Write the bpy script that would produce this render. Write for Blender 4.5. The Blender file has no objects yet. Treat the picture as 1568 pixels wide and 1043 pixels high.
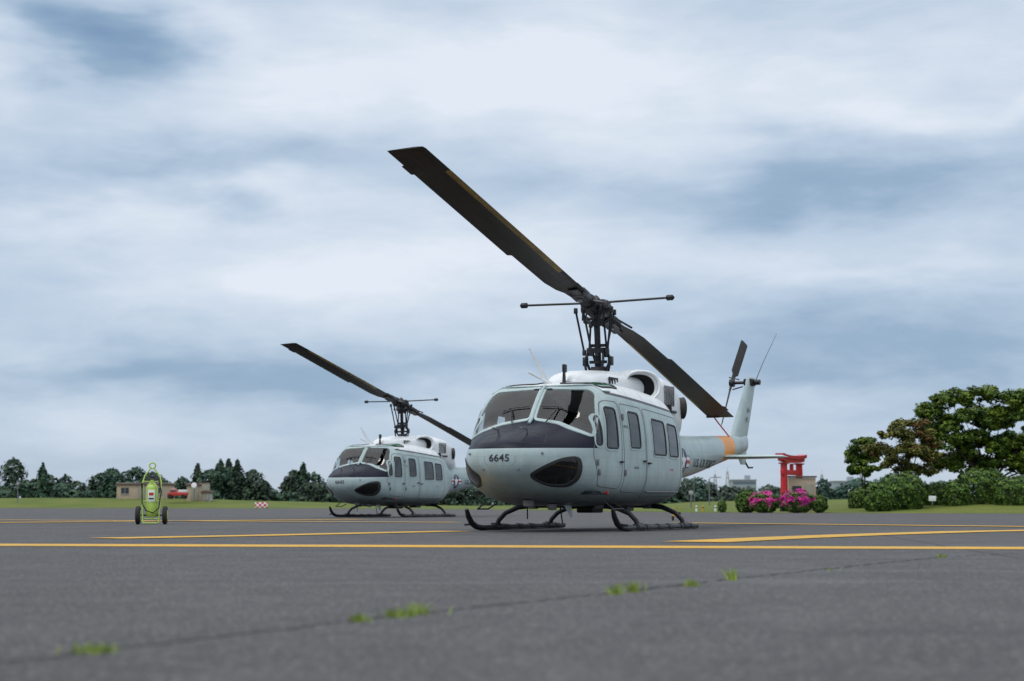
import bpy, bmesh, math, random
import numpy as np
from mathutils import Vector, Matrix
from mathutils.bvhtree import BVHTree
random.seed(7); rng=np.random.default_rng(7)
R=math.radians
scene=bpy.context.scene
col=scene.collection
# ------------------------------------------------------------ node helpers
class NT:
    def __init__(s,tree): s.t=tree; s.n=tree.nodes; s.l=tree.links
    def new(s,typ,**kw):
        n=s.n.new(typ)
        for k,v in kw.items(): setattr(n,k,v)
        return n
    def put(s,sock,v):
        if v is None: return
        if isinstance(v,bpy.types.NodeSocket): s.l.new(v,sock)
        else:
            if isinstance(v,(tuple,list)) and len(v)==3 and sock.type=='RGBA': v=(*v,1)
            sock.default_value=v
    def m(s,op,a,b=None,c=None,clamp=False):
        n=s.new('ShaderNodeMath',operation=op); n.use_clamp=clamp
        for i,v in enumerate((a,b,c)):
            if v is not None: s.put(n.inputs[i],v)
        return n.outputs[0]
    def mix(s,f,a,b,blend='MIX'):
        n=s.new('ShaderNodeMix',data_type='RGBA',blend_type=blend)
        s.put(n.inputs[0],f); s.put(n.inputs[6],a); s.put(n.inputs[7],b)
        return n.outputs[2]
    def noise(s,vec,scale,detail=4,rough=.55,dist=0):
        n=s.new('ShaderNodeTexNoise'); s.put(n.inputs['Vector'],vec)
        n.inputs['Scale'].default_value=scale; n.inputs['Detail'].default_value=detail
        n.inputs['Roughness'].default_value=rough; n.inputs['Distortion'].default_value=dist
        return n.outputs['Fac']
    def mapv(s,vec,scale=(1,1,1),loc=(0,0,0),rot=(0,0,0)):
        n=s.new('ShaderNodeMapping'); s.put(n.inputs[0],vec)
        n.inputs['Scale'].default_value=scale; n.inputs['Location'].default_value=loc; n.inputs['Rotation'].default_value=rot
        return n.outputs[0]
    def rng(s,v,a,b,c=0,d=1,smooth=False):
        n=s.new('ShaderNodeMapRange'); n.interpolation_type='SMOOTHSTEP' if smooth else 'LINEAR'
        s.put(n.inputs[0],v); s.put(n.inputs[1],a); s.put(n.inputs[2],b); s.put(n.inputs[3],c); s.put(n.inputs[4],d)
        return n.outputs[0]
def mat(name,color=(.5,.5,.5),rough=.5,metal=0,var=.12,vscale=3,bump=0,bscale=20,coat=0,fn=None,spec=.5):
    m=bpy.data.materials.new(name); m.use_nodes=True
    t=NT(m.node_tree); b=t.n['Principled BSDF']
    b.inputs['Roughness'].default_value=rough; b.inputs['Metallic'].default_value=metal
    b.inputs['Coat Weight'].default_value=coat; b.inputs['Coat Roughness'].default_value=.15
    b.inputs['Specular IOR Level'].default_value=spec
    obj=t.new('ShaderNodeTexCoord').outputs['Object']
    c=color
    if fn: c=fn(t,obj,b)
    if var and c is not None:
        n=t.noise(obj,vscale,5,.6)
        f=t.rng(n,.3,.7,1-var,1+var)
        mul=t.new('ShaderNodeVectorMath',operation='SCALE'); 
        if isinstance(c,tuple): mul.inputs[0].default_value=c
        else: t.l.new(c,mul.inputs[0])
        t.l.new(f,mul.inputs['Scale']); c=mul.outputs[0]
    if c is not None: t.put(b.inputs['Base Color'],c)
    if bump:
        bn=t.new('ShaderNodeBump'); bn.inputs['Strength'].default_value=bump; bn.inputs['Distance'].default_value=.02
        t.l.new(t.noise(obj,bscale,4),bn.inputs['Height']); t.l.new(bn.outputs[0],b.inputs['Normal'])
    return m
# ------------------------------------------------------------ mesh builder
class MB:
    def __init__(s): s.v=[]; s.f=[]; s.mi=[]; s.mats=[]
    def midx(s,m):
        if m not in s.mats: s.mats.append(m)
        return s.mats.index(m)
    def add(s,vs,fs,m):
        o=len(s.v); s.v+= [tuple(v) for v in vs]; i=s.midx(m)
        for f in fs: s.f.append(tuple(o+k for k in f)); s.mi.append(i)
    def tube(s,pts,r,m,n=10,caps=True,flat=None):
        pts=[Vector(p) for p in pts]; rs=r if isinstance(r,(list,tuple)) else [r]*len(pts)
        vs=[];fs=[]; up=None
        for i,p in enumerate(pts):
            a=pts[max(0,i-1)]; b=pts[min(len(pts)-1,i+1)]; d=(b-a).normalized()
            if up is None:
                up=Vector((0,0,1)) if abs(d.z)<.9 else Vector((1,0,0))
            sx=d.cross(up).normalized(); uy=sx.cross(d).normalized(); up=uy
            for k in range(n):
                an=2*math.pi*k/n
                vs.append(p+(sx*math.cos(an)+uy*math.sin(an)*(flat or 1))*rs[i])
        for i in range(len(pts)-1):
            for k in range(n):
                k2=(k+1)%n
                fs.append((i*n+k,i*n+k2,(i+1)*n+k2,(i+1)*n+k))
        if caps:
            fs.append(tuple(range(n-1,-1,-1))); q=(len(pts)-1)*n; fs.append(tuple(q+k for k in range(n)))
        s.add(vs,fs,m)
    def box(s,c,size,m,rot=None,bev=.0,taper=1):
        hx,hy,hz=[q/2 for q in size]
        bm=bmesh.new(); bmesh.ops.create_cube(bm,size=2)
        for v in bm.verts:
            t=taper if v.co.z>0 else 1
            v.co=Vector((v.co.x*hx*t,v.co.y*hy*t,v.co.z*hz))
        if bev>0: bmesh.ops.bevel(bm,geom=bm.edges[:],offset=min(bev,min(hx,hy,hz)*.9),segments=2,affect='EDGES',profile=.6)
        M=Matrix.Translation(c)
        if rot is not None: M=M@(rot if isinstance(rot,Matrix) else Matrix.Rotation(rot,4,'Z'))
        bm.verts.index_update()
        s.add([M@v.co for v in bm.verts],[[v.index for v in f.verts] for f in bm.faces],m); bm.free()
    def lathe(s,c,axis,prof,m,n=24):
        ax=Vector(axis).normalized(); up=Vector((0,0,1)) if abs(ax.z)<.9 else Vector((1,0,0))
        a=ax.cross(up).normalized(); b=ax.cross(a); c=Vector(c); vs=[];fs=[]
        for (h,r) in prof:
            for k in range(n):
                t=2*math.pi*k/n; vs.append(c+ax*h+(a*math.cos(t)+b*math.sin(t))*r)
        for i in range(len(prof)-1):
            for k in range(n):
                k2=(k+1)%n; fs.append((i*n+k,(i+1)*n+k,(i+1)*n+k2,i*n+k2))
        fs.append(tuple(range(n))); q=(len(prof)-1)*n; fs.append(tuple(q+k for k in range(n-1,-1,-1)))
        s.add(vs,fs,m)
    def loft(s,rings,m,closed=True,caps=True):
        n=len(rings[0]); vs=[v for r in rings for v in r]; fs=[]
        for i in range(len(rings)-1):
            for k in range(n if closed else n-1):
                k2=(k+1)%n; fs.append((i*n+k,i*n+k2,(i+1)*n+k2,(i+1)*n+k))
        if caps: fs.append(tuple(range(n-1,-1,-1))); q=(len(rings)-1)*n; fs.append(tuple(q+k for k in range(n)))
        s.add(vs,fs,m)
    def obj(s,name,parent=None,angle=35,fix=True):
        me=bpy.data.meshes.new(name); me.from_pydata(s.v,[],s.f)
        for m in s.mats: me.materials.append(m)
        me.polygons.foreach_set('material_index',s.mi)
        if fix:
            bm=bmesh.new(); bm.from_mesh(me); bmesh.ops.recalc_face_normals(bm,faces=bm.faces[:]); bm.to_mesh(me); bm.free()
        me.polygons.foreach_set('use_smooth',[True]*len(me.polygons))
        me.set_sharp_from_angle(angle=R(angle)); me.update()
        o=bpy.data.objects.new(name,me); col.objects.link(o)
        if parent: o.parent=parent
        return o
def empty(name,loc=(0,0,0),rz=0):
    e=bpy.data.objects.new(name,None); col.objects.link(e); e.location=loc; e.rotation_euler=(0,0,rz); return e

F=2610.; CH=.44; HY=772.; CX=784.
def W(px,py_or_none,depth,z=None):
    X=(px-CX)/F*depth
    Z=z if z is not None else CH+(HY-py_or_none)/F*depth
    return Vector((X,depth,Z))

# ------------------------------------------------------------ materials
def body_paint(t,obj,b):
    sep=t.new('ShaderNodeSeparateXYZ'); t.l.new(obj,sep.inputs[0]); x,y,z=sep.outputs
    g=(.36,.45,.45)
    zr=t.m('ADD',t.m('MULTIPLY',t.m('SUBTRACT',x,2.2),.062),2.215)
    above=t.m('GREATER_THAN',z,zr); stripe=t.m('MULTIPLY',above,t.m('LESS_THAN',z,t.m('ADD',zr,.05)))
    cab=t.m('MULTIPLY',t.m('LESS_THAN',x,2.20),t.m('GREATER_THAN',x,-1.9))
    c=t.mix(t.m('MULTIPLY',above,cab),g,(.72,.74,.75))
    c=t.mix(t.m('MULTIPLY',stripe,cab),c,(.012,.014,.02))
    zl=t.m('ADD',t.m('MULTIPLY',t.m('SUBTRACT',3.9,x),.02),1.30)
    nose=t.m('MULTIPLY',t.m('GREATER_THAN',z,zl),t.m('GREATER_THAN',x,2.74))
    c=t.mix(nose,c,(.008,.010,.022))
    band=t.m('MULTIPLY',t.m('LESS_THAN',x,-6.15),t.m('GREATER_THAN',x,-7.05))
    c=t.mix(band,c,(.80,.28,.006))
    n=t.noise(t.mapv(obj,(2,2,.5)),2.5,6,.65)
    c=t.mix(t.m('MULTIPLY',t.rng(n,.45,.85,0,.4),t.m('SUBTRACT',1,nose)),c,(.15,.16,.15))
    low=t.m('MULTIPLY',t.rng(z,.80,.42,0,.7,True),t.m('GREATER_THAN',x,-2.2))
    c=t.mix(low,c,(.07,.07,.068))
    vor=t.new('ShaderNodeTexBrick'); t.l.new(t.mapv(obj,(1,1,1),rot=(R(90),0,0)),vor.inputs[0])
    vor.inputs['Scale'].default_value=1.7; vor.inputs['Mortar Size'].default_value=.005
    vor.inputs['Color1'].default_value=(1,1,1,1); vor.inputs['Color2'].default_value=(.96,.96,.96,1); vor.inputs['Mortar'].default_value=(.8,.8,.8,1)
    c=t.mix(1.0,c,vor.outputs[0],'MULTIPLY')
    t.put(b.inputs['Roughness'],t.m('ADD',t.rng(n,.3,.8,.34,.5),t.m('MULTIPLY',nose,.02)))
    t.put(b.inputs['Coat Weight'],t.m('MULTIPLY',t.m('SUBTRACT',1,nose),.12))
    t.put(b.inputs['Specular IOR Level'],t.m('SUBTRACT',.45,t.m('MULTIPLY',nose,.30)))
    return c
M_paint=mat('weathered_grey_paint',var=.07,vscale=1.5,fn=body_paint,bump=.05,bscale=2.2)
M_white=mat('white_cowling_paint',(.72,.74,.75),.4,var=.08,vscale=4,coat=.1,bump=.03,bscale=3)
M_grey=mat('grey_paint',(.36,.45,.45),.42,var=.1,vscale=4,coat=.1)
M_blk=mat('black_paint',(.014,.015,.018),.45,var=.3,vscale=9,spec=.35)
M_rub=mat('rubber_seal',(.02,.02,.022),.6,var=.2)
M_int=mat('cabin_lining',(.022,.024,.027),.9,var=.2,spec=.2)
M_seat=mat('seat_fabric',(.035,.038,.036),.9,var=.3,vscale=10,spec=.2)
M_steel=mat('dark_steel',(.030,.030,.033),.42,metal=.4,var=.3,vscale=15)
M_gun=mat('grey_metal',(.2,.2,.21),.45,metal=.6,var=.3,vscale=15)
M_exh=mat('burnt_exhaust',(.05,.045,.042),.6,metal=.5,var=.4,vscale=12)
M_hole=mat('dark_duct',(.006,.006,.007),.9,var=.2)
M_line=mat('panel_gap',(.11,.125,.125),.7,var=.1)
M_txt=mat('stencil_black',(.02,.022,.03),.5,var=.3,vscale=14)
M_navy=mat('insignia_navy',(.02,.03,.09),.5,var=.2)
M_wht=mat('insignia_white',(.7,.7,.7),.5,var=.1)
M_redm=mat('marking_red',(.5,.03,.03),.5,var=.15)
def bladefn(t,obj,b):
    sep=t.new('ShaderNodeSeparateXYZ'); t.l.new(obj,sep.inputs[0]); x,y,z=sep.outputs
    ax=t.m('ABSOLUTE',x)
    n=t.noise(t.mapv(obj,(1,9,4)),1.6,6,.7)
    c=t.mix(t.rng(n,.3,.75),(.011,.010,.010),(.038,.030,.025))
    ys=t.m('MULTIPLY',y,t.m('SIGN',x))
    strip=t.m('MULTIPLY',t.m('GREATER_THAN',ys,t.m('ADD',.045,t.m('MULTIPLY',n,.05))),t.m('MULTIPLY',t.m('GREATER_THAN',ax,2.0),t.m('LESS_THAN',ax,6.45)))
    c=t.mix(t.m('MULTIPLY',strip,t.rng(n,.35,.6,.4,1)),c,(.32,.22,.06))
    return c
M_blade=mat('rotor_blade_coating',var=.15,vscale=8,fn=bladefn,rough=.55,spec=.35)
def glass(name,tint,extra=.04):
    m=bpy.data.materials.new(name); m.use_nodes=True; t=NT(m.node_tree); t.n.remove(t.n['Principled BSDF'])
    tr=t.new('ShaderNodeBsdfTransparent'); tr.inputs[0].default_value=(*tint,1)
    gl=t.new('ShaderNodeBsdfGlossy'); gl.inputs['Roughness'].default_value=.03; gl.inputs[0].default_value=(1,1,1,1)
    lw=t.new('ShaderNodeLayerWeight'); lw.inputs[0].default_value=.5
    fr=t.m('MULTIPLY_ADD',t.m('POWER',lw.outputs['Facing'],4.5),.9,.045)
    obj=t.new('ShaderNodeTexCoord').outputs['Object']
    f=t.m('ADD',fr,t.rng(t.noise(obj,3,3),.3,.7,extra*.5,extra*1.5),clamp=True)
    mx=t.new('ShaderNodeMixShader'); t.l.new(f,mx.inputs[0]); t.l.new(tr.outputs[0],mx.inputs[1]); t.l.new(gl.outputs[0],mx.inputs[2])
    t.l.new(mx.outputs[0],t.n['Material Output'].inputs[0]); return m
M_glass=glass('plexiglass',(.80,.86,.88),.015)
M_glass2=glass('side_plexiglass',(.62,.68,.70),.03)
M_chin=glass('chin_bubble_plexiglass',(.3,.33,.35),.0)
M_green=glass('green_tinted_roof_glass',(.05,.42,.22),.05)

# ------------------------------------------------------------ fuselage surface
TIP=4.0
K=[#x,zb,zt,w,zc,nt,nb,k
(4.0,1.12,1.14,.0,1.13,2.1,2.1,0),
(3.92,.90,1.37,.42,1.13,2.2,2.2,0),
(3.7,.74,1.49,.68,1.12,2.3,2.3,0),
(3.4,.62,1.59,.88,1.11,2.5,2.4,0),
(3.1,.54,1.67,1.01,1.10,2.8,2.6,.0),
(2.85,.49,1.74,1.10,1.10,3.3,2.8,.01),
(2.6,.45,2.03,1.16,1.10,4.6,3.0,.04),
(2.4,.43,2.25,1.20,1.10,5.5,3.2,.07),
(2.22,.42,2.38,1.22,1.12,6.0,3.3,.10),
(2.0,.41,2.43,1.24,1.12,6.0,3.4,.12),
(1.6,.40,2.46,1.26,1.14,6,3.5,.13),
(.8,.40,2.46,1.29,1.15,5.5,3.6,.14),
(-.5,.40,2.40,1.28,1.15,5,3.6,.15),
(-1,.42,2.35,1.19,1.15,4.6,3.4,.17),
(-1.5,.5,2.27,1.0,1.15,4,3.0,.15),
(-2,.62,2.1,.78,1.17,3.4,2.7,.1),
(-2.5,.74,1.88,.58,1.24,2.8,2.5,.05),
(-3,.82,1.78,.48,1.28,2.5,2.4,0),
(-4.5,1.0,1.80,.37,1.4,2.3,2.3,0),
(-6.5,1.30,1.87,.25,1.58,2.2,2.2,0),
(-7.8,1.5,1.92,.14,1.7,2.2,2.2,0),
(-8.4,1.6,1.95,.07,1.77,2.2,2.2,0)]
Ka=np.array(K); Ku=np.sqrt(TIP-Ka[:,0]); 
def pchip(xk,yk):
    h=np.diff(xk); d=np.diff(yk)/h; n=len(xk); m=np.zeros(n)
    m[0]=d[0]; m[-1]=d[-1]
    for i in range(1,n-1):
        if d[i-1]*d[i]>0:
            w1=2*h[i]+h[i-1]; w2=h[i]+2*h[i-1]; m[i]=(w1+w2)/(w1/d[i-1]+w2/d[i])
    def f(x):
        i=min(max(np.searchsorted(xk,x)-1,0),n-2); t=(x-xk[i])/h[i]
        return ((1+2*t)*(1-t)**2*yk[i]+t*(1-t)**2*h[i]*m[i]+t*t*(3-2*t)*yk[i+1]+t*t*(t-1)*h[i]*m[i+1])
    return f
PF=[pchip(Ku,Ka[:,j]) for j in range(1,8)]
def section(x,N):
    u=math.sqrt(max(TIP-x,0)); zb,zt,w,zc,nt,nb,k=[float(f(u)) for f in PF]
    ph=np.linspace(-math.pi/2,3*math.pi/2,1601); c=np.cos(ph); s=np.sin(ph)
    n=np.where(s>0,nt,nb)
    y=w*np.sign(c)*np.abs(c)**(2/n); zz=np.sign(s)*np.abs(s)**(2/n)
    z=zc+np.where(s>0,(zt-zc),(zc-zb))*zz
    y=y*(1-k*np.clip(zz,0,1)**2)
    L=np.concatenate([[0],np.cumsum(np.hypot(np.diff(y),np.diff(z)))])
    if L[-1]<1e-6: return [(x,0,zc)]*N
    q=np.linspace(0,L[-1],N+1)[:-1]
    return [(x,float(a),float(b)) for a,b in zip(np.interp(q,L,y),np.interp(q,L,z))]
def loftmesh(xs,N,capend=False):
    vs=[];fs=[]
    for x in xs: vs+=section(x,N)
    for i in range(len(xs)-1):
        for k in range(N):
            k2=(k+1)%N; fs.append((i*N+k,i*N+k2,(i+1)*N+k2,(i+1)*N+k))
    return vs,fs
xs_n=[TIP-(.85)*(i/36)**2 for i in range(0,37)]; xs_n[0]=TIP-.0002
x=xs_n[-1]; xs_f=list(xs_n)
while x>-2.6: x-=.028; xs_f.append(x)
XJ=xs_f[-1]
fv,ff=loftmesh(xs_f,240)
ff.append(tuple(range(239,-1,-1)))
xs_b=[XJ-i*(8.4+XJ)/70 for i in range(71)]
bv,bf=loftmesh(xs_b,80)
BV=BVHTree.FromPolygons(fv+bv,ff+[tuple(k+len(fv) for k in f) for f in bf])
DIRS={'front':(Vector((8,0,0)),Vector((-1,0,0)),lambda u,v:Vector((8,u,v))),
'port':(0,Vector((0,-1,0)),lambda u,v:Vector((u,4,v))),
'star':(0,Vector((0,1,0)),lambda u,v:Vector((u,-4,v))),
'top':(0,Vector((0,0,-1)),lambda u,v:Vector((u,v,6)))}
def proj(mode,u,v,h=0):
    _,d,o=DIRS[mode]; org=o(u,v)
    p,n,i,ds=BV.ray_cast(org,d)
    if p is None:
        p,n,i,ds=BV.find_nearest(org+d*(4.4 if mode=='front' else 2.8))
    if n.dot(d)>0: n=-n
    return p+n*h
def rounded(P,r=.06,step=.04):
    out=[];n=len(P)
    P=[Vector(p) for p in P]
    for i in range(n):
        a,b,c=P[i-1],P[i],P[(i+1)%n]
        ra=min(r,(a-b).length*.45,(c-b).length*.45)
        s=b+(a-b).normalized()*ra; e=b+(c-b).normalized()*ra
        for k in range(5):
            t=k/4; out.append(s*(1-t)**2+b*2*t*(1-t)+e*t*t)
    res=[]
    for i in range(len(out)):
        a=out[i]; b=out[(i+1)%len(out)]; L=(b-a).length
        m=max(1,int(L/step))
        for k in range(m): res.append(a.lerp(b,k/m))
    return res
def offset(P,w):
    n=len(P); A=sum(P[i].x*P[(i+1)%n].y-P[(i+1)%n].x*P[i].y for i in range(n)); s=1 if A>0 else -1
    o=[]
    for i in range(n):
        d=(P[(i+1)%n]-P[i-1]); d=d.normalized() if d.length>1e-9 else Vector((1,0))
        o.append(P[i]+Vector((d.y,-d.x))*w*s)
    return o
def inside(P,x,y):
    c=False; j=len(P)-1
    for i in range(len(P)):
        if (P[i].y>y)!=(P[j].y>y) and x<(P[j].x-P[i].x)*(y-P[i].y)/(P[j].y-P[i].y)+P[i].x: c=not c
        j=i
    return c
def orient(vs,fs,mode):
    d=DIRS[mode][1]; tot=0
    for f in fs:
        a,b,c=vs[f[0]],vs[f[1]],vs[f[2]]; tot+=(b-a).cross(c-a).dot(d)
    return [tuple(reversed(f)) for f in fs] if tot>0 else fs
def patch(mb,mode,P,h,m,rings=6):
    n=len(P); c=sum(P,Vector((0,0)))/n; vs=[proj(mode,c.x,c.y,h)];fs=[]
    for k in range(1,rings+1):
        for p in P: q=c.lerp(p,k/rings); vs.append(proj(mode,q.x,q.y,h))
    for i in range(n):
        fs.append((0,1+i,1+(i+1)%n))
        for k in range(rings-1):
            a=1+k*n; b=1+(k+1)*n; j=(i+1)%n; fs.append((a+i,b+i,b+j,a+j))
    mb.add(vs,orient(vs,fs,mode),m)
def frame(mb,mode,P,wi,wo,h,m):
    A=offset(P,wo); B=offset(P,-wi); n=len(P); vs=[];fs=[]
    for (Q,hh) in ((A,-.004),(offset(P,wo*.8),h),(offset(P,-wi*.8),h),(B,-.006)):
        vs+=[proj(mode,q.x,q.y,hh) for q in Q]
    for r in range(3):
        for i in range(n):
            j=(i+1)%n; fs.append((r*n+i,r*n+j,(r+1)*n+j,(r+1)*n+i))
    mb.add(vs,orient(vs,fs,mode),m)
def textmesh(body,size):
    cu=bpy.data.curves.new('t','FONT'); cu.body=body; cu.size=size; cu.align_x='CENTER'; cu.resolution_u=3
    cu.offset=size*.012
    ob=bpy.data.objects.new('t',cu); col.objects.link(ob)
    bpy.context.view_layer.update()
    me=ob.evaluated_get(bpy.context.evaluated_depsgraph_get()).to_mesh()
    v=[tuple(q.co) for q in me.vertices]; f=[tuple(p.vertices) for p in me.polygons]
    bpy.data.objects.remove(ob); return v,f
def text(mb,body,mode,u0,v0,size,m,flip=1,h=.006,sx=1):
    v,f=textmesh(body,size)
    mb.add([proj(mode,u0+flip*a*sx,v0+b,h) for a,b,_ in v],f,m)

wins=[] # (mode, polygon, glass mat, frame width in, out, frame mat)
for s in (1,-1):
    ws=[(.04*s,1.80),(.04*s,2.335),(.82*s,2.30),(.94*s,2.22),(1.05*s,1.85),(1.075*s,1.50),(.92*s,1.57),(.5*s,1.73)]
    wins.append(('front',rounded(ws,.06),M_glass,.026,.022,M_grey))
    ch=[(.42*s,.87),(.62*s,1.0),(.84*s,1.14),(.98*s,1.18),(1.0*s,1.0),(.95*s,.84),(.8*s,.72),(.58*s,.73)]
    wins.append(('front',rounded(ch,.08),M_chin,.024,.02,M_rub))
for mode in ('port','star'):
    for P in ([(2.76,1.37),(2.60,1.37),(2.58,1.86),(2.64,1.8)],
              [(2.50,1.33),(2.10,1.33),(2.10,1.98),(2.42,2.0)],
              [(1.64,1.36),(1.22,1.36),(1.22,1.94),(1.64,1.96)],
              [(.66,1.27),(.04,1.27),(.04,1.85),(.66,1.88)],
              [(-.1,1.26),(-.58,1.26),(-.58,1.80),(-.1,1.83)]):
        wins.append((mode,rounded(P,.07),M_glass2,.02,.008,M_rub))
def build_shell():
    holes=[(m,offset(P,-.004)) for m,P,*_ in wins]
    V=fv; keep=[]
    for f in ff:
        if len(f)>4: keep.append(f); continue
        c=[sum(V[i][k] for i in f)/len(f) for k in range(3)]
        if c[0]<-.8: keep.append(f); continue
        hit=False
        for m,P in holes:
            if m=='front':
                if c[0]<2.0: continue
                if P[0].x*c[1]<0: continue
                q=proj('front',c[1],c[2])
                if q.x-c[0]>.15: continue
                u,v=c[1],c[2]
            else:
                if (c[1]>0)!=(m=='port') or abs(c[1])<.7: continue
                u,v=c[0],c[2]
            if inside(P,u,v): hit=True;break
        if not hit: keep.append(f)
    return keep
keep=build_shell()
HELI=empty('helicopter')
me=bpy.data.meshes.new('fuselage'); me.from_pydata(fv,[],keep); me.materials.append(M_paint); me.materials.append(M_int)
bm=bmesh.new(); bm.from_mesh(me); bmesh.ops.delete(bm,geom=[v for v in bm.verts if not v.link_faces],context='VERTS')
bmesh.ops.recalc_face_normals(bm,faces=bm.faces[:])
bm.normal_update()
tst=[f for f in bm.faces if f.calc_center_median().y>1.1]
if tst and sum(f.normal.y for f in tst)<0: bmesh.ops.reverse_faces(bm,faces=bm.faces[:])
bm.to_mesh(me); bm.free()
me.polygons.foreach_set('use_smooth',[True]*len(me.polygons)); me.set_sharp_from_angle(angle=R(50))
fo=bpy.data.objects.new('fuselage',me); col.objects.link(fo); fo.parent=HELI
sm=fo.modifiers.new('shell','SOLIDIFY'); sm.thickness=.03; sm.offset=-1; sm.material_offset=1; sm.material_offset_rim=1
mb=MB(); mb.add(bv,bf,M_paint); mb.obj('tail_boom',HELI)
mg=MB(); mf=MB()
for mode,P,g,wi,wo,fm in wins:
    patch(mg,mode,P,.001,g); frame(mf,mode,P,wi,wo,.012,fm)
    if mode!='front': frame(mf,mode,offset(P,.030),.022,.012,.007,M_grey)
for s in (1,-1):
    P=rounded([(2.12,.2*s),(2.12,.92*s),(1.55,.98*s),(1.55,.2*s)],.07)
    patch(mg,'top',P,.012,M_green,8); frame(mf,'top',P,.02,.02,.016,M_rub)
mg.obj('windows',HELI,60,fix=False); mf.obj('window_frames',HELI,40,fix=False)
md=MB()
for mode in ('port','star'):
    for P in ([(2.86,1.25),(2.66,.72),(2.0,.68),(1.95,2.10),(2.42,2.10)],
              [(1.9,.64),(1.9,2.08),(1.02,2.04),(1.02,.62)],
              [(.98,.56),(.98,2.04),(-.78,1.94),(-.78,.58)]):
        Q=rounded(P,.1); 
        frame(md,mode,Q,.007,.007,.003,M_line)
    for (xx,zz) in ((2.02,1.12),(1.1,1.15),(.9,1.12)):
        p=proj(mode,xx,zz,.02); md.box(p,(.12,.03,.03),M_blk,bev=.008)
    for (xx,zz) in ((1.87,1.85),(1.87,.95),(2.75,1.1),(2.7,.95)):
        p=proj(mode,xx,zz,.01); md.box(p,(.05,.03,.1),M_gun,bev=.006)
    pts=[proj(mode,xx,.66,.02) for xx in np.linspace(.9,-.9,10)]; md.tube(pts,.012,M_gun,6)
    fl=-1 if mode=='port' else 1
    text(md,'U.S. AIR FORCE',mode,-4.7,1.17,.22,M_txt,fl,sx=1.15)
    text(md,'RESCUE',mode,1.42,1.02,.05,M_txt,fl); text(md,'DANGER',mode,-.2,1.02,.04,M_redm,fl); text(md,'459 AS',mode,1.78,1.68,.06,M_txt,fl)
    cx,cz=-3.05,1.25
    for P,mm,h in (([(cx-.5,cz-.12),(cx+.5,cz-.12),(cx+.5,cz+.12),(cx-.5,cz+.12)],M_navy,.004),
                 ([(cx-.48,cz-.10),(cx+.48,cz-.10),(cx+.48,cz+.10),(cx-.48,cz+.10)],M_wht,.007),
                 ([(cx-.48,cz-.03),(cx+.48,cz-.03),(cx+.48,cz+.03),(cx-.48,cz+.03)],M_redm,.010)):
        patch(md,mode,rounded(P,.005,.05),h,mm)
    patch(md,mode,[Vector((cx+.25*math.cos(a),cz+.25*math.sin(a))) for a in np.linspace(0,2*math.pi,33)[:-1]],.013,M_navy)
    st=[]
    for i in range(10):
        a=math.pi/2+i*math.pi/5; r=.23 if i%2==0 else .09; st.append(Vector((cx+r*math.cos(a),cz+r*math.sin(a))))
    patch(md,mode,st,.017,M_wht,3)
text(md,'6645',"front",0.0,1.10,.155,M_txt,1,sx=1.15,h=.008)
for (y,z) in ((.30,.98),(-.30,.98),(.62,1.22),(-.62,1.22)):
    p=proj('front',y,z,.01); md.lathe(p,(1,0,0),[(-.01,.02),(.01,.02),(.012,.0)],M_gun,8)
for s in (1,-1): frame(md,'front',rounded([(s*.12,1.40),(s*.62,1.36),(s*.55,1.52),(s*.12,1.60)],.05),.004,.004,.003,M_blk)
md.obj('markings_and_doors',HELI,40,fix=False)
ma=MB()
for s in (1,-1):
    a=proj('front',.30*s,1.72,.03); b=proj('front',.42*s,1.98,.03); c=proj('front',.12*s,2.0,.025); d=proj('front',.58*s,1.92,.025)
    ma.tube([a,b],.011,M_blk,6); 
    ma.tube([c,b,d],.009,M_blk,6)
    ma.lathe(proj('port' if s>0 else 'star',2.3,.62,0),(0,s,0),[(0,.03),(.05,.025),(.06,.0)],M_redm if s>0 else M_green,10)
    ma.tube([(2.3,s*1.05,.48),(2.3,s*1.22,.36),(1.9,s*1.22,.36),(1.9,s*1.06,.45)],.014,M_blk,8)
    ma.tube([proj('front',.25*s,1.55,0),proj('front',.25*s,1.55,0)+Vector((.02,0,.06)),proj('front',.25*s,1.55,0)+Vector((.22,0,.08))],.013,M_gun,8)
post=[proj('front',0,z,.012) for z in np.linspace(1.72,2.36,9)]
ma.tube(post,.026,M_grey,8)
for s in (1,-1):
    ma.tube([proj('front',s*y,2.36,.012) for y in np.linspace(0,.8,9)]+[proj('port' if s>0 else 'star',xx,2.26,.01) for xx in (2.2,2.0)],.014,M_grey,6)
def fin(mb,base,top,th,m):
    (x0,x1,z0,y0),(x2,x3,z1,y1)=base,top
    r=[]
    for (a,b,z,y,t) in ((x0,x1,z0,y0,th),(x2,x3,z1,y1,th*.5)):
        r.append([(a,y,z),(a*.75+b*.25,y+t,z),(b,y,z),(a*.75+b*.25,y-t,z)])
    mb.loft(r,m)
fin(ma,(2.02,1.72,2.42,-.12),(2.30,2.24,3.0,-.28),.02,M_white)
ma.tube([(2.0,-.05,2.44),(2.15,-.35,2.62)],.02,M_white,8)
fin(ma,(1.55,1.4,2.44,0),(1.53,1.44,2.72,0),.03,M_blk); 
ma.box((1.47,0,2.72),(.12,.05,.14),M_blk,bev=.02)
ma.lathe((-.2,0,2.7),(0,0,1),[(0,.05),(.05,.05),(.09,.03),(.1,0)],M_redm,12)
ma.lathe((2.9,.0,.40),(0,0,1),[(0,.0),(.005,.09),(.1,.1)],M_gun,16)
ma.lathe((2.55,.25,.34),(0,0,1),[(0,.0),(.01,.07),(.1,.08)],M_gun,16)
ma.tube([(2.75,-.1,.48),(2.7,-.12,.2)],.012,M_blk,6); ma.tube([(1.9,.1,.42),(1.8,.1,.12)],.012,M_blk,6)
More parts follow.
